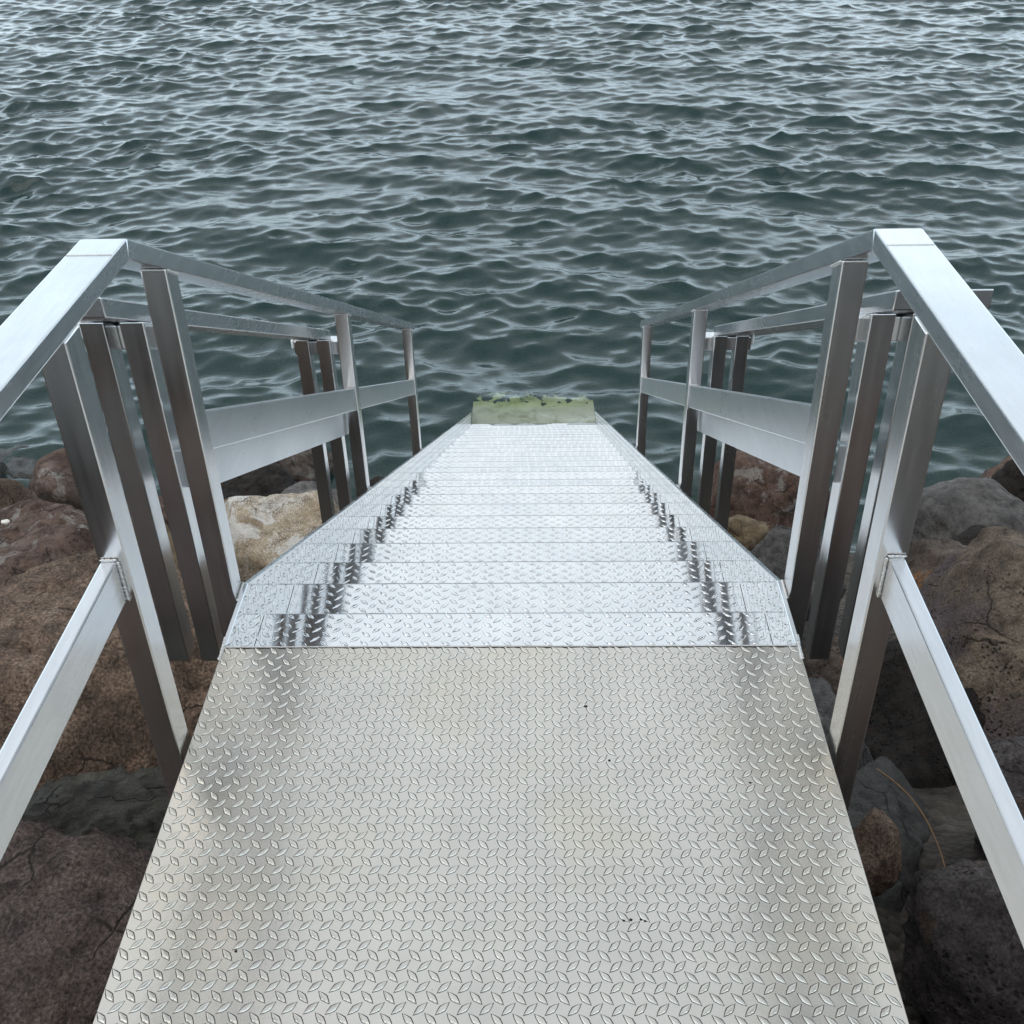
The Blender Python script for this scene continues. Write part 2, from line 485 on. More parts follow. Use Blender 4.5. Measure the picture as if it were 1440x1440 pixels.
# ------------------------------------------------------------------ ground and sea bed
def ground_z(X, Y):
    z = np.where(Y < 1.9, -0.98 + 0.10 * np.clip(0.4 - Y, 0, 8), -0.98 - 0.54 * (Y - 1.9))
    z = np.where(Y > 12, -6.434 - 0.06 * (Y - 12), z)
    z = np.maximum(z, -8.6)
    return z
def axis(lo, hi, step, far, grow=1.35):
    c = list(np.arange(lo, hi + 1e-6, step))
    d = step
    while c[-1] < far:
        d *= grow; c.append(c[-1] + d)
    d = step
    while c[0] > -far:
        d *= grow; c.insert(0, c[0] - d)
    return np.array(c)
gx, gy = axis(-6, 6, 0.07, 2500), axis(-2, 11, 0.07, 2500)
GX, GY = np.meshgrid(gx, gy)
gp = np.stack([GX.ravel(), GY.ravel(), 0 * GX.ravel()], 1)
gz = ground_z(GX.ravel(), GY.ravel()) + 0.16 * fbm(gp * 1.3, 5, 0.5) + 0.02 * fbm(gp * 9, 3)
gv = np.stack([gp[:, 0], gp[:, 1], gz], 1)
def grid_faces(nx, ny):
    i = np.arange(nx * ny).reshape(ny, nx)
    return np.stack([i[:-1, :-1].ravel(), i[:-1, 1:].ravel(), i[1:, 1:].ravel(), i[1:, :-1].ravel()], 1)
g = from_np('ground', gv, grid_faces(len(gx), len(gy)), RK['gravel'])
tag(g, 'dark gravelly bank falling away under the boulders into the sea', 'ground', kind='structure')

# the quay the platform leads from
bmq = bmesh.new()
prism_x(bmq, -60, 60, [(-9.0, -1.6), (-0.78, -1.6), (-0.78, -0.012), (-0.80, 0.0), (-9.0, 0.0)])
bmesh.ops.recalc_face_normals(bmq, faces=bmq.faces)
quay = from_bm('pavement', bmq, plain('pale_concrete', (0.20, 0.195, 0.185), 0.85, 0.3))
tag(quay, 'pale concrete pavement at the head of the staircase', 'pavement', kind='structure')

# ------------------------------------------------------------------ sea
def spaced(a, b, s0, s1):
    c = [a]
    while c[-1] < b:
        t = (c[-1] - a) / (b - a); c.append(c[-1] + s0 + (s1 - s0) * t)
    return c
sy = spaced(5.6, 36.0, 0.028, 0.066)
d = 0.07
while sy[-1] < 3000:
    d *= 1.16; sy.append(sy[-1] + d)
sx = list(np.arange(-17.0, 17.01, 0.042))
d = 0.05
while sx[-1] < 2500:
    d *= 1.2; sx.append(sx[-1] + d); sx.insert(0, sx[0] - d)
sx, sy = np.array(sx), np.array(sy)
SX, SY = np.meshgrid(sx, sy)
dxl = np.gradient(sx)[None, :] * np.ones_like(SX)
dyl = np.gradient(sy)[:, None] * np.ones_like(SX)
cell = np.maximum(dxl, dyl)
ws = np.random.RandomState(5)
H = np.zeros_like(SX); DX = np.zeros_like(SX); DY = np.zeros_like(SX)
NW = 130
SLOPE2 = 0.0
for i in range(NW):
    t = (i + ws.rand()) / NW
    lam = 0.14 * (3.4 / 0.14) ** t                     # 0.16 .. 3.6 m
    k = 2 * math.pi / lam
    spread = 24 + 30 * (1 - t)
    a = R(ws.normal(-10, spread))
    kx, ky = k * math.sin(a), -k * math.cos(a)
    # slope spectrum: broad hump around 0.8 m, a tail of ripples, little long swell
    slope = 0.0245 * (math.exp(-0.5 * (math.log(lam / 0.49) / 0.95) ** 2) + 0.42) * ws.uniform(0.6, 1.4)
    if lam > 1.3: slope *= 0.8
    amp = slope / k
    SLOPE2 += slope * slope / 2
    ph = ws.rand() * 2 * math.pi
    fade = np.clip((lam / cell - 2.5) / 2.5, 0, 1)
    th = kx * SX + ky * SY + ph
    A = amp * fade
    s, c = np.sin(th), np.cos(th)
    H += A * c
    DX -= 1.1 * A * math.sin(a) * s
    DY += 1.1 * A * math.cos(a) * s
print('rms slope', SLOPE2 ** 0.5)
# gusts: the chop is livelier in some patches than in others
gust = 1.0 + 0.75 * fbm(np.stack([SX.ravel() * 0.16, SY.ravel() * 0.30, 0 * SX.ravel()], 1), 3).reshape(SX.shape)
gust = np.clip(gust, 0.45, 1.5)
calm = np.clip((SY - 7.0) / 6.0, 0, 1) * 0.3 + 0.7
H, DX, DY = H * gust * calm, DX * gust * calm, DY * gust * calm
top = np.stack([(SX + DX).ravel(), (SY + DY).ravel(), (WATER + H).ravel()], 1)
nx, ny = len(sx), len(sy)
fc = grid_faces(nx, ny)
idx = np.arange(nx * ny).reshape(ny, nx)
loop = np.concatenate([idx[0, :], idx[1:, -1], idx[-1, -2::-1], idx[-2:0:-1, 0]])
bot = top[loop].copy(); bot[:, 2] = -9.5
nb = len(loop); base = nx * ny
j = np.arange(nb); j2 = (j + 1) % nb
skirt = np.stack([loop[j], base + j, base + j2, loop[j2]], 1)
ctr = base + nb
allv = np.concatenate([top, bot, [[0, 500, -9.5]]])
fan = np.stack([base + j2, base + j, np.full(nb, ctr), np.full(nb, ctr)], 1)
sea = from_np('sea', allv, np.concatenate([fc, skirt]), MT['water'])
bmx = bmesh.new(); bmx.from_mesh(sea.data); bmx.verts.ensure_lookup_table()
for q in range(nb):
    bmx.faces.new((bmx.verts[base + j2[q]], bmx.verts[base + q], bmx.verts[ctr]))
bmx.to_mesh(sea.data); bmx.free()
tag(sea, 'choppy dark green sea water reaching out from the boulder shore', 'sea', kind='structure')

# ------------------------------------------------------------------ rocks
_ico = {}
def ico(sub):
    if sub not in _ico:
        bm = bmesh.new(); bmesh.ops.create_icosphere(bm, subdivisions=sub, radius=1.0)
        V = np.array([v.co[:] for v in bm.verts]); V /= np.linalg.norm(V, axis=1)[:, None]
        Fq = np.array([[v.index for v in f.verts] for f in bm.faces]); bm.free()
        _ico[sub] = (V, Fq)
    return _ico[sub]

def rock_mesh(name, size, seed, mat, sub=5, cuts=11, rough=0.10, ridged=False, rot=None, flat_top=None, amp=1.0):
    V, Fq = ico(sub)
    rs = np.random.RandomState(seed)
    cuts = cuts + 6
    N = rs.normal(size=(cuts, 3)); N /= np.linalg.norm(N, axis=1)[:, None]
    D = rs.uniform(0.55, 0.92, cuts)
    if flat_top:
        N = np.vstack([N, flat_top[0]]); N[-1] /= np.linalg.norm(N[-1]); D = np.append(D, flat_top[1])
    dots = V @ N.T
    rr = np.where(dots > 0.05, D / np.maximum(dots, 0.05), 9.0)
    rr = np.concatenate([rr, np.ones((len(V), 1))], 1)
    kk = 40.0
    r = -np.log(np.exp(-kk * rr).sum(1)) / kk            # soft minimum
    r = np.clip(r, 0.3, 1.1)
    sz = np.array(size) * 1.07
    S = float(np.mean(sz))
    P0 = V * r[:, None] * sz
    o = rs.uniform(0, 90, 3)
    n1 = fbm(P0 / S * 1.3 + o, 6, 0.52)
    n2 = fbm(P0 * 9 + o, 4, 0.55, ridged=True)
    disp = rough * S * n1 * 1.15 + 0.034 * amp * (n2 - 0.35 if ridged else 0.7 * fbm(P0 * 8 + o, 5, 0.6))
    P = P0 + V * disp[:, None]
    a = rs.uniform(-0.5, 0.5) if rot is None else rot
    c, s = math.cos(a), math.sin(a)
    P = np.stack([P[:, 0] * c - P[:, 1] * s, P[:, 0] * s + P[:, 1] * c, P[:, 2]], 1)
    me_o = from_np(name, P, Fq, mat)
    return me_o

# name, location, half sizes, material, seed, label, options
ROCKS = [
 ('boulder', (-3.12, 5.50, -2.50), (0.50, 0.42, 0.34), 'red', 1, 'rugged reddish boulder at the water edge with a white shell on it', dict(ridged=True)),
 ('boulder', (-2.50, 4.22, -1.90), (0.50, 0.48, 0.36), 'red', 2, 'reddish porous boulder with a grey face below the shell boulder', dict(ridged=True)),
 ('stone', (-2.32, 3.62, -1.72), (0.26, 0.20, 0.18), 'dark', 3, 'dark brown stone wedged between two reddish boulders left of the stair', {}),
 ('boulder', (-1.80, 2.88, -1.20), (0.34, 0.36, 0.30), 'red', 4, 'rounded reddish brown boulder behind the level mid rail', dict(cuts=7)),
 ('stone', (-1.36, 2.06, -0.84), (0.15, 0.17, 0.16), 'violet', 5, 'small violet grey stone tucked under the slate ledge', {}),
 ('boulder', (-1.12, 2.32, -0.80), (0.62, 0.74, 0.48), 'brown', 6, 'large brown gritty boulder just below the hanging double posts', dict(ridged=True, cuts=8, flat_top=((0.1, 0.1, 1), 0.80), rough=0.07)),
 ('slate_ledge', (-1.10, 1.66, -0.56), (0.46, 0.19, 0.15), 'slate', 7, 'dark layered slate ledge lying between two brown boulders', dict(rot=0.22, ridged=True, amp=1.5)),
 ('boulder', (-1.12, 1.17, -0.80), (0.66, 0.62, 0.47), 'purple', 8, 'purplish brown boulder beside the platform edge under the slate ledge', dict(ridged=True, cuts=8, flat_top=((0, 0, 1), 0.80), rough=0.06)),
 ('stone', (-1.30, 1.36, -0.62), (0.14, 0.2, 0.16), 'slate', 9, 'olive dark stone at the foot of the purplish brown boulder', {}),
 ('stone', (-2.12, 4.85, -2.15), (0.26, 0.40, 0.28), 'tan', 10, 'yellowish tan stone seen between the platform post and the double posts', {}),
 ('stone', (-2.78, 6.22, -2.85), (0.30, 0.26, 0.24), 'red', 11, 'small rust red stone behind the yellowish tan stone', {}),
 ('boulder', (-1.52, 5.35, -2.42), (0.54, 0.62, 0.36), 'pale', 12, 'pale speckled cream boulder beside the stair side plate', dict(cuts=9, flat_top=((-0.1, -0.25, 1), 0.72), rough=0.06)),
 ('boulder', (-2.45, 8.05, -3.82), (0.46, 0.42, 0.40), 'dark', 13, 'dark porous boulder in the water behind the pale boulder', dict(ridged=True)),
 ('stone', (-2.30, 6.75, -3.15), (0.22, 0.25, 0.20), 'brown', 14, 'small brown stone at the left foot of the pale boulder', {}),
 ('boulder', (-2.10, 8.55, -3.98), (0.36, 0.40, 0.40), 'red', 15, 'reddish boulder at the water edge under the sloping beams', dict(ridged=True)),
 ('stone', (-1.78, 7.30, -3.42), (0.34, 0.28, 0.18), 'grey', 16, 'flat grey stone showing between the pale boulder and dark boulders', {}),
 ('stone', (-1.20, 7.70, -3.62), (0.28, 0.24, 0.22), 'dark', 17, 'dark wet stone just outside the left side plate of the stair', {}),
 ('boulder', (-4.75, 8.70, -4.18), (0.95, 0.62, 0.44), 'wet', 18, 'large slate coloured boulder lying just under the water beyond the reddish boulders', dict(flat_top=((0, 0, 1), 0.7))),
 ('boulder', (-3.62, 7.60, -4.08), (0.50, 0.42, 0.32), 'wet', 19, 'small slate coloured boulder under shallow water next to the larger sunken one', {}),
 ('boulder', (1.80, 7.10, -3.30), (0.52, 0.46, 0.46), 'red', 20, 'angular reddish brown boulder with pale tip under the sloping beams', dict(cuts=7)),
 ('boulder', (1.42, 4.75, -2.14), (0.28, 0.32, 0.28), 'grey', 21, 'grey creased stone beside the right side plate of the stair', dict(ridged=True)),
 ('stone', (1.30, 5.40, -2.42), (0.19, 0.19, 0.17), 'tan', 22, 'small tan stone between the grey creased stone and the angular boulder', {}),
 ('boulder', (3.10, 6.05, -2.86), (0.66, 0.44, 0.36), 'grey', 23, 'broad grey slab of rock sloping up from the water', dict(cuts=8)),
 ('boulder', (2.20, 4.62, -2.14), (0.29, 0.32, 0.32), 'orange', 24, 'dark boulder with a rusty orange flank behind the big lichen boulder', dict(ridged=True)),
 ('boulder', (2.66, 5.02, -2.36), (0.33, 0.30, 0.26), 'dark', 25, 'brown grey boulder between the broad slab and the lichen boulder', {}),
 ('boulder', (2.00, 3.05, -1.30), (0.56, 0.66, 0.58), 'lichen', 26, 'big lichen stained boulder with a worn violet hollow on top', dict(cuts=8, flat_top=((-0.25, -0.45, 1), 0.66))),
 ('boulder', (1.50, 1.95, -0.86), (0.30, 0.42, 0.42), 'violet', 27, 'violet grey boulder outside the right mid rail', dict(ridged=True)),
 ('boulder', (1.46, 2.78, -1.50), (0.42, 0.45, 0.46), 'dark', 28, 'dark brown boulder in shadow under the big lichen boulder', {}),
 ('rock_slab', (1.04, 2.12, -1.14), (0.20, 0.38, 0.20), 'smooth', 29, 'smooth grey slab leaning in the gap beside the platform', dict(cuts=6, rough=0.04, rot=-0.5)),
 ('stone', (0.90, 1.83, -0.78), (0.085, 0.12, 0.12), 'brown', 30, 'small brown block against the right platform edge', {}),
 ('boulder', (1.20, 1.50, -0.80), (0.38, 0.27, 0.26), 'violet', 31, 'porous violet brown boulder below the right mid rail', dict(ridged=True)),
 ('boulder', (1.12, 1.05, -1.22), (0.34, 0.36, 0.22), 'dark', 32, 'dark boulder deep under the right platform edge', {}),
 ('stone', (1.22, 3.16, -1.42), (0.17, 0.15, 0.15), 'orange', 33, 'orange brown stone at the foot of the right double posts', {}),
 ('stone', (1.00, 2.66, -1.20), (0.18, 0.24, 0.20), 'grey', 34, 'grey stone between the platform and the right platform post', {}),
 ('boulder', (3.98, 7.40, -3.42), (0.26, 0.28, 0.38), 'dark', 35, 'dark upright boulder standing in the water beyond the broad slab', {}),
 ('boulder', (3.40, 7.80, -4.02), (0.52, 0.40, 0.36), 'wet', 36, 'pinkish brown boulder awash behind the broad grey slab', dict(flat_top=((0, 0, 1), 0.7))),
 ('boulder', (4.60, 8.70, -4.26), (0.85, 0.55, 0.42), 'wet', 37, 'grey boulder lying under the water near the dark upright boulder', dict(flat_top=((0, 0, 1), 0.7))),
]
for name, loc, size, mk, seed, label, opt in ROCKS:
    sub = 6 if (loc[1] < 3.2 and max(size) > 0.25) else 5
    o = rock_mesh(name, size, seed, RK[mk], sub=sub, **opt)
    o.location = loc
    tag(o, label, 'rock')
# armour rocks beside and behind the platform and along the bank to both sides
fill = random.Random(3)
spots = []
for s in (-1, 1):
    for y in np.arange(-0.35, 1.0, 0.5):
        for x in (1.15, 1.85, 2.6):
            spots.append((s * (x + fill.uniform(-.12, .12)), y + fill.uniform(-.12, .12), -0.72 + fill.uniform(-.12, .08)))
    for y in np.arange(1.4, 8.2, 0.95):
        for x in (3.3, 4.3, 5.3):
            if x < 4 and y > 4.2: continue
            yy = y + fill.uniform(-.2, .2)
            spots.append((s * (x + fill.uniform(-.2, .2)), yy, -0.85 - 0.5 * max(0, yy - 1.9) + fill.uniform(-.1, .1)))
proto = [rock_mesh('boulder', (0.50, 0.44, 0.36), 60 + i, RK[k], sub=4, ridged=(i % 2 == 0)) for i, k in enumerate(('brown', 'dark', 'red', 'grey'))]
for i, (x, y, z) in enumerate(spots):
    o = proto[i] if i < 4 else proto[i % 4].copy()
    if i >= 4: COL.objects.link(o)
    o.location = (x, y, z)
    o.rotation_euler = (0, 0, fill.uniform(0, 6.28))
    o.scale = (1, 1, 1)
    hue = ('brown', 'blackish', 'reddish', 'grey')[i % 4]
    tag(o, 'rough %s armour boulder on the bank, clear of the stair and its posts' % hue, 'rock', hue + ' armour boulders along the bank')

# shell and dry stalk
sh = rock_mesh('shell', (0.03, 0.024, 0.016), 71, MT['shell'], sub=3, cuts=3)
sh.location = (-3.16, 5.33, -2.17)
tag(sh, 'small bleached white shell lying on the rugged reddish boulder', 'shell')
cu = bpy.data.curves.new('dry_stalk', 'CURVE'); cu.dimensions = '3D'; cu.bevel_depth = 0.0022; cu.bevel_resolution = 2
sp = cu.splines.new('NURBS')
pts = [(1.085, 2.30, -0.965), (1.136, 2.217, -0.945), (1.160, 2.103, -0.925), (1.157, 1.999, -0.90), (1.146, 1.905, -0.87), (1.121, 1.829, -0.83), (1.110, 1.765, -0.79), (1.115, 1.72, -0.76)]
sp.points.add(len(pts) - 1)
for p_, q in zip(sp.points, pts): p_.co = (*q, 1)
sp.use_endpoint_u = True; sp.order_u = 4
tmp = bpy.data.objects.new('tmp_stalk', cu); COL.objects.link(tmp)
me = bpy.data.meshes.new_from_object(tmp.evaluated_get(bpy.context.evaluated_depsgraph_get()))
bpy.data.objects.remove(tmp)
me.materials.clear(); me.materials.append(MT['twig'])
tw = link('dry_stalk', me)
tag(tw, 'thin curved brown dry stalk lying over the smooth grey slab', 'stalk')

# ------------------------------------------------------------------ raised lugs of the chequer plate
def lug_geom(L=0.0282, w=0.0050, h=0.0023, g=0.0013):
    """one pointed lens lug lying along +x: grime skirt, steep sides, shallow top"""
    prof = [(-1, 0), (-0.5, 0.62), (0, 1), (0.5, 0.62), (1, 0), (0.5, -0.62), (0, -1), (-0.5, -0.62)]
    ring = lambda l_, w_, z: [(x * l_ / 2, y * w_, z) for x, y in prof]
    V = ring(L + 2.4 * g, w + g, 0.00012) + ring(L, w, 0.0002) + ring(L * 0.90, w * 0.73, h * 0.82) + [(-L * 0.25, 0, h), (L * 0.25, 0, h)]
    Fq, mi = [], []
    for r0, m_ in ((0, 1), (8, 0)):
        for i in range(8):
            a, b = r0 + i, r0 + (i + 1) % 8
            Fq += [(a, b, b + 8), (a, b + 8, a + 8)]; mi += [m_, m_]
    t = 16
    for tri in ((t + 0, t + 1, 24), (t + 7, t + 0, 24), (t + 1, t + 2, 24), (t + 6, t + 7, 24), (t + 2, 25, 24), (t + 6, 24, 25),
                (t + 2, t + 3, 25), (t + 5, t + 6, 25), (t + 3, t + 4, 25), (t + 4, t + 5, 25)):
        Fq.append(tri[::-1]); mi.append(0)
    Fq = [f_[::-1] if k < 32 else f_ for k, f_ in enumerate(Fq)]
    V = np.array(V); Fq = np.array(Fq)
    # make every triangle face up/outwards
    n = np.cross(V[Fq[:, 1]] - V[Fq[:, 0]], V[Fq[:, 2]] - V[Fq[:, 0]])
    flip = n[:, 2] < 0
    Fq[flip] = Fq[flip][:, ::-1]
    return V, Fq, np.array(mi)
LV, LF, LM = lug_geom()
def lug_field(name, places, origin, eu, ev, mats, parent, hz=1.0):
    """places: (u, v, angle); origin + u*eu + v*ev, normal eu x ev"""
    eu, ev, origin = np.array(eu, float), np.array(ev, float), np.array(origin, float)
    en = np.cross(eu, ev)
    P = np.array(places)
    c, s = np.cos(P[:, 2]), np.sin(P[:, 2])
    lx = P[:, 0][:, None] + c[:, None] * LV[None, :, 0] - s[:, None] * LV[None, :, 1]
    ly = P[:, 1][:, None] + s[:, None] * LV[None, :, 0] + c[:, None] * LV[None, :, 1]
    V = origin + lx[..., None] * eu + ly[..., None] * ev + LV[None, :, 2][..., None] * en * hz
    k = len(LV)
    Fq = (LF[None] + (np.arange(len(P)) * k)[:, None, None]).reshape(-1, 3)
    o = from_np(name, V.reshape(-1, 3), Fq, mats, parent, smooth=False, midx=np.tile(LM, len(P)))
    o['kind'] = 'stuff'
    return o

# ------------------------------------------------------------------ the staircase
stair = empty('staircase', (0, Y0, 0), 'bright aluminium staircase with chequer plate platform and railings descending into the sea', 'staircase')
# platform
PB = -0.75            # rear end of the platform
bm = bmesh.new()
prism_x(bm, -W2, W2, [(PB, -0.006), (Y0, -0.006), (Y0, 0), (PB, 0)])
bmesh.ops.recalc_face_normals(bm, faces=bm.faces)
bmesh.ops.bevel(bm, geom=list(bm.edges), offset=0.0012, segments=1, affect='EDGES')
deck = from_bm('platform_plate', bm, MT['deck'], stair)
deck['label'] = 'dull warm grey chequer plate of the top platform'
for s in (-1, 1):
    bar('platform_channel', s * (W2 - 0.008), s * (W2 - 0.055), rect(PB, Y0 - 0.01, -0.13, -0.0075), MT['post'], stair, 0.002)
pu, pv = 0.034, 0.0365
near, rest = [], []
jx = random.Random(21)
iy = 0
y = Y0 - 0.013
while y > PB + 0.02:
    for row in (0, 1):
        yy = y - row * pv / 2
        x = -W2 + 0.012 + (pu / 2 if row else 0)
        while x < W2 - 0.008:
            ang = R(-46 if row == 0 else 44) + jx.uniform(-0.04, 0.04)
            rec = (x + jx.uniform(-.0005, .0005), yy + jx.uniform(-.0005, .0005), ang)
            # the nearest rows in view
            (near if 0.872 < yy < 1.015 else rest).append(rec)
            x += pu
    y -= pv
print('lugs near', len(near), 'rest', len(rest))
if len(near) > 300:
    rest += near[300:]; near = near[:300]
lug_field('lug_pattern', rest, (0, 0, 0), (1, 0, 0), (0, 1, 0), [MT['deck'], MT['grime']], deck)
lug_me = None
for (x, y_, a_) in near:
    if lug_me is None:
        o = from_np('raised_lug', LV, LF, [MT['deck'], MT['grime']], deck, smooth=False, midx=LM)
        lug_me = o.data; base_loc = o.location.copy()
    else:
        o = bpy.data.objects.new('raised_lug', lug_me); COL.objects.link(o); o.parent = deck
    o.location = base_loc + Vector((x, y_, 0))
    o.rotation_euler = (0, 0, a_)

# treads with risers
TW = 0.6185
def tread_places(seed):
    r_ = random.Random(seed)
    pl = []
    px, py = 0.049, 0.0345
    ox = r_.uniform(0, px)
    x = -TW + 0.012 + ox * 0.98
    c = 0
    while x < TW - 0.012:
        yv = 0.014 + (py / 2 if c % 2 else 0)
        while yv < GO - 0.012:
            pl.append((x, yv, R(42 if c % 2 else -42) + r_.uniform(-.05, .05)))
            yv += py
        x += px / 2
        c += 1
    return pl
treads = []
for k in range(1, NT + 1):
    ya, yb, z = Y0 + (k - 1) * GO, Y0 + k * GO, -k * RI
    bm = bmesh.new()
    # tread with a rolled front nose and a slight individual set
    tl = jx.uniform(-0.005, 0.005)
    prism_x(bm, -TW, TW, [(ya - 0.012, z - 0.005), (yb - 0.006, z - 0.005 + tl), (yb - 0.006, z - 0.03), (yb, z - 0.03), (yb, z - 0.0040 + tl), (yb - 0.0012, z - 0.0012 + tl), (yb - 0.0040, z + tl), (ya - 0.012, z)])
    bmesh.ops.recalc_face_normals(bm, faces=bm.faces)
    t = from_bm('tread', bm, MT['tread'], stair)
    slope = tl / (GO + 0.012)
    evv = Vector((0, 1, slope)).normalized()
    lug_field('lug_pattern', tread_places(k), (0, ya, z + slope * 0.012), (1, 0, 0), tuple(evv), [MT['tread'], MT['grime_light']], t, 0.75)
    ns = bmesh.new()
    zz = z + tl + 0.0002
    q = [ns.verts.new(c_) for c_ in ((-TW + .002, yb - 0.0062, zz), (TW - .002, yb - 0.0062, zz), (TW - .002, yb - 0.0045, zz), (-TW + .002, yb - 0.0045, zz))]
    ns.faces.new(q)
    from_bm('nosing_line', ns, MT['nosing_grey'], t)  # thin flat grey line drawn just behind the front edge of the tread
    bar('riser', -TW, TW, rect(ya - 0.011, ya - 0.007, z + 0.001, z + RI - 0.031), MT['tread'], stair, 0)
    treads.append(t)
# sunken landing with algae
LZ = -NT * RI - 0.055
ly0, ly1 = Y0 + NT * GO - 0.01, 10.12
bm = bmesh.new()
prism_x(bm, -TW, TW, [(ly0, LZ - 0.006), (ly0 + 0.3, LZ - 0.012), (ly0 + 0.3, LZ - 0.006), (ly0, LZ)])
bmesh.ops.recalc_face_normals(bm, faces=bm.faces)
land = from_bm('landing_plate', bm, MT['tread'], stair)
land['label'] = 'sunken landing covered in pale green algae'
ax_, ay_ = np.linspace(-TW + 0.003, TW - 0.003, 120), np.linspace(ly0 + 0.003, ly1 - 0.003, 80)
AX, AY = np.meshgrid(ax_, ay_)
ap = np.stack([AX.ravel() * 9, AY.ravel() * 9, 0 * AX.ravel()], 1)
azv = LZ + 0.007 + 0.010 * fbm(ap, 5, 0.6)
azv = azv + 0.006 - 0.15 * np.clip((AY.ravel() - ly0 - 0.25) / (ly1 - ly0 - 0.25), 0, 1) ** 1.3
# the mat is thick along the plate and ends in a ragged fringe
lim = (AY.ravel() - (ly1 - 0.22)) / 0.22 + 1.7 * fbm(ap * 0.8 + 3, 5, 0.62)
fa = grid_faces(120, 80)
fa = fa[(lim[fa] < 0.55).all(1)]
alg = from_np('algae', np.stack([AX.ravel(), AY.ravel(), azv], 1), fa, MT['algae'], land)
alg['kind'] = 'stuff'

# side plates
SA = 0.2186
def stringer_top(y):
    return 0.0 if y <= Y0 + SA else -(y - Y0 - SA) * SL
yE = 9.80
zE = stringer_top(yE)
for s in (-1, 1):
    poly = [(Y0 + 0.002, 0.0), (Y0 + SA, 0.0), (yE, zE), (yE, zE - 0.40), (Y0 + SA, -0.40), (Y0 + 0.002, -0.32)]
    bm = bmesh.new()
    x0, x1 = sorted((s * (TW + 0.001), s * (W2 + 0.001)))
    prism_x(bm, x0, x1, poly)
    bmesh.ops.recalc_face_normals(bm, faces=bm.faces)
    st = from_bm('side_plate', bm, MT['tread'], stair)
    # top edge lip
    bm = bmesh.new()
    x0, x1 = sorted((s * (TW - 0.001), s * (W2 + 0.003)))
    prism_x(bm, x0, x1, [(Y0 + 0.004, 0.0005), (Y0 + SA, 0.0005), (yE, zE + 0.0005), (yE, zE + 0.0045), (Y0 + SA + 0.001, 0.0045), (Y0 + 0.004, 0.0045)])
    bmesh.ops.recalc_face_normals(bm, faces=bm.faces)
    bmesh.ops.bevel(bm, geom=list(bm.edges), offset=0.0012, segments=1, affect='EDGES')
    from_bm('edge_trim', bm, MT['rail'], st)
    # lugs on the inner face, between the trim and the treads
    pl = []
    c = 0
    yv = Y0 + 0.02
    r_ = random.Random(99 + s)
    while yv < yE - 0.02:
        zt = stringer_top(yv) - 0.016 - (0.019 if c % 2 else 0)
        zb = max(zE - 0.2, -math.ceil(max(0.01, (yv - Y0)) / GO) * RI + 0.004)
        while zt > zb:
            pl.append((yv, zt, R(42 if c % 2 else -42) + r_.uniform(-.05, .05)))
            zt -= 0.0385
        yv += 0.028
        c += 1
    if s < 0:   # inner face looks to +x :  (0,1,0) x (0,0,1) = (1,0,0)
        lug_field('lug_pattern', pl, (-TW - 0.001 + 0.0001, 0, 0), (0, 1, 0), (0, 0, 1), [MT['tread'], MT['grime_light']], st, 0.45)
    else:
        lug_field('lug_pattern', [(-a, b, c2) for a, b, c2 in pl], (TW + 0.001 - 0.0001, 0, 0), (0, -1, 0), (0, 0, 1), [MT['tread'], MT['grime_light']], st, 0.45)

# weld along the platform lip
weld('weld_bead', [(-W2 + 0.004, Y0 + 0.0005, -0.0008), (W2 - 0.004, Y0 + 0.0005, -0.0008)], 0.0028, stair)
for s in (-1, 1):
    weld('weld_bead', [(s * (W2 - 0.001), Y0 - 0.04, -0.001), (s * (W2 + 0.001), Y0 + 0.03, 0.001)], 0.005, stair)

# grime caught in the seam at the platform lip
sgm = bmesh.new()
prev = None
for i in range(121):
    xx = -W2 + 0.004 + i * (2 * W2 - 0.008) / 120
    wv = 0.0012 + 0.0035 * max(0.0, jx.uniform(-0.6, 1.0))
    cur = (sgm.verts.new((xx, Y0 - 0.0025 - wv, 0.0003)), sgm.verts.new((xx, Y0 - 0.0018, 0.0003)))
    if prev: sgm.faces.new((prev[0], cur[0], cur[1], prev[1]))
    prev = cur
from_bm('seam_grime', sgm, MT['grime'], deck)

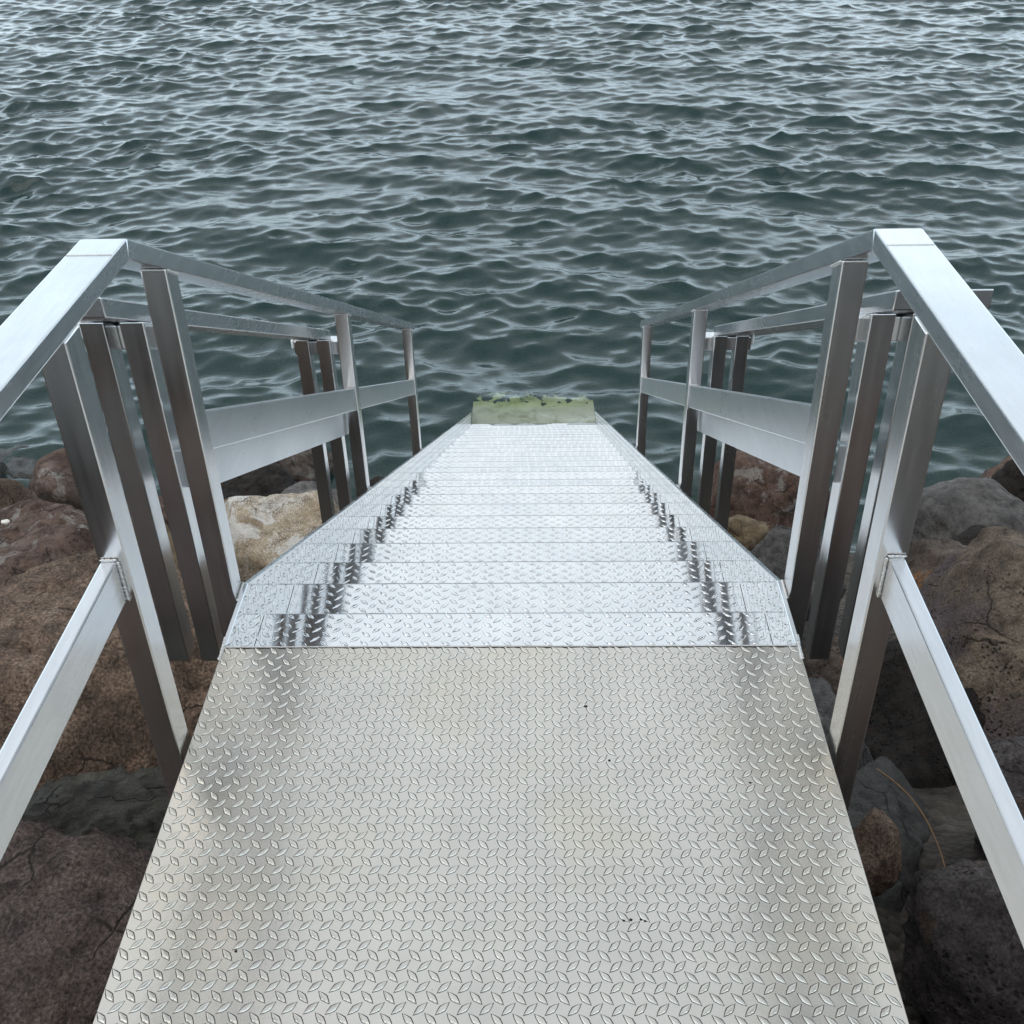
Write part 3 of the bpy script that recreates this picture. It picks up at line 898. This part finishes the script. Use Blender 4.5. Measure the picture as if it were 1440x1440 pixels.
# railings
HT = 0.925
def rail_z(y): return HT - (y - 1.79) * SL           # top of the sloping handrail
th = 0.035
cs = math.sqrt(1 + SL * SL)
def lower(y): return rail_z(y) - th * cs             # underside of the sloping handrail
mit = th * math.tan(math.atan(SL) / 2)
for s in (-1, 1):
    xi, xo = s * 0.634, s * 0.714
    bar('handrail', xi, xo, [(PB, HT - th), (1.79 - mit, HT - th), (1.79, HT), (PB, HT)], MT['rail'], stair, 0.0028)
    yF = 5.64
    bar('handrail', xi, xo, [(1.7905 - mit, HT - th), (yF, lower(yF)), (yF + 0.012, rail_z(yF + 0.012)), (1.7905, HT)], MT['rail'], stair, 0.0028)
    weld('weld_bead', [(s * 0.636, 1.715, HT + 0.0002), (s * 0.712, 1.715, HT + 0.0002)], 0.0013, stair)
    px0, px1 = s * 0.6325, s * 0.682
    # platform posts
    for ya in (-0.25, 1.465):
        bar('post', px0, px1, rect(ya, ya + 0.06, -0.30, HT - th - 0.0005), MT['post'], stair)
    # posts along the flight
    for ya in (1.94, 3.69, 5.46):
        yb = ya + 0.06
        zb = stringer_top(ya) - 0.26
        bar('post', px0, px1, [(ya, zb), (yb, zb), (yb, lower(yb) - 0.001), (ya, lower(ya) - 0.001)], MT['post'], stair)
        weld('weld_bead', [(s * 0.637, ya - 0.001, lower(ya) - 0.003), (s * 0.678, ya - 0.001, lower(ya) - 0.003)], 0.0028, stair)
        weld('weld_bead', [(s * 0.631, ya + 0.004, lower(ya) - 0.005), (s * 0.631, yb - 0.004, lower(yb) - 0.004)], 0.003, stair)
        weld('weld_bead', [(s * 0.629, ya, stringer_top(ya) + 0.002), (s * 0.629, yb, stringer_top(yb) + 0.004)], 0.004, stair)
    # level mid rail
    for a, b in ((PB, -0.25), (-0.19, 1.4645)):
        bar('mid_rail', s * 0.650, s * 0.676, rect(a + 0.0005, b, 0.396, 0.481), MT['rail'], stair)
    weld('weld_bead', [(s * 0.650, 1.462, 0.484), (s * 0.676, 1.462, 0.483)], 0.0034, stair)
    weld('weld_bead', [(s * 0.647, 1.462, 0.478), (s * 0.647, 1.462, 0.398)], 0.0036, stair)
    # sloping mid rails
    mz = lambda y: 0.467 - (y - 2.0) * SL
    for a, b in ((2.0005, 3.6895), (3.7505, 5.4595)):
        bar('mid_rail', s * 0.639, s * 0.667, [(a, mz(a) - 0.095), (b, mz(b) - 0.095), (b, mz(b)), (a, mz(a))], MT['beam'], stair)
        weld('weld_bead', [(s * 0.639, b - 0.002, mz(b) + 0.002), (s * 0.667, b - 0.002, mz(b) + 0.002)], 0.004, stair)
        weld('weld_bead', [(s * 0.637, b - 0.002, mz(b)), (s * 0.637, b - 0.002, mz(b) - 0.1)], 0.003, stair)

# dirt spots dropped on the plates
def spot(x, y_, z, r, parent):
    bm = bmesh.new()
    n_ = 9
    ring = [bm.verts.new((x + r * rng.uniform(0.6, 1.2) * math.cos(i / n_ * 6.283), y_ + r * rng.uniform(0.6, 1.2) * math.sin(i / n_ * 6.283), z + 0.0002)) for i in range(n_)]
    c_ = bm.verts.new((x, y_, z + 0.0012))
    for i in range(n_): bm.faces.new((ring[i], ring[(i + 1) % n_], c_))
    from_bm('dirt_spot', bm, MT['spot'], parent, True)
for (x, y_, r) in ((0.205, 1.105, 0.0035), (0.216, 1.106, 0.003), (0.233, 1.107, 0.0025), (0.240, 1.104, 0.003), (-0.43, 1.045, 0.003),
                   (0.16, 1.60, 0.0045), (0.168, 1.592, 0.003), (0.20, 1.455, 0.003), (-0.08, 1.32, 0.002), (0.46, 1.40, 0.003)):
    spot(x, y_, 0, r, deck)
spot(0.146, Y0 + 7.4 * GO, -8 * RI, 0.010, treads[7])
spot(0.50, Y0 + 4.7 * GO, -5 * RI, 0.010, treads[4])
spot(0.44, Y0 + 6.5 * GO, -7 * RI, 0.008, treads[6])
spot(0.45, Y0 + 7.3 * GO, -8 * RI, 0.007, treads[7])

# ------------------------------------------------------------------ outer support frames
for s, side in ((-1, 'above the pale cream boulder'), (1, 'beside the big lichen boulder')):
    fr = empty('support_frame', (s * 0.8, 2.05, -0.26), 'outer aluminium frame of double posts and sloping beams ' + side, 'frame', 'frames outside the railings')
    pz = lambda y: 0.664 - (y - 2.02) * SL
    for ya in (2.02, 3.78):
        yb = ya + 0.06
        dz = -(ya - 2.02) * SL
        for xa in (0.730, 0.812):
            bar('post', s * xa, s * (xa + 0.050), [(ya, -0.26 + dz), (yb, -0.26 + dz), (yb, pz(yb)), (ya, pz(ya))], MT['post'], fr)
        bar('cross_tube', s * 0.705, s * 0.884, rect(yb + 0.0015, yb + 0.05, 0.572 + dz, 0.628 + dz), MT['post'], fr)
        bar('end_plug', s * 0.8845, s * 0.894, rect(yb - 0.004, yb + 0.054, 0.600 + dz, 0.636 + dz), MT['plug'], fr, 0.004)
    ra, rb = (1.88 if s < 0 else 1.94), 3.87
    bar('top_rail', s * 0.742, s * (0.866 if s < 0 else 0.925), [(ra, pz(ra) + 0.002), (rb, pz(rb) + 0.002), (rb, pz(rb) + 0.044), (ra, pz(ra) + 0.044)], MT['rail'], fr)
    lz = lambda y: 0.262 - (y - 2.0) * SL
    a, b = 2.09, 3.855
    bar('lower_beam', s * 0.690, s * 0.724, [(a, lz(a)), (b, lz(b)), (b, lz(b) + 0.1), (a, lz(a) + 0.1)], MT['beam'], fr)
    weld('weld_bead', [(s * 0.692, b + 0.002, lz(b) + 0.004), (s * 0.692, b + 0.002, lz(b) + 0.096)], 0.006, fr)
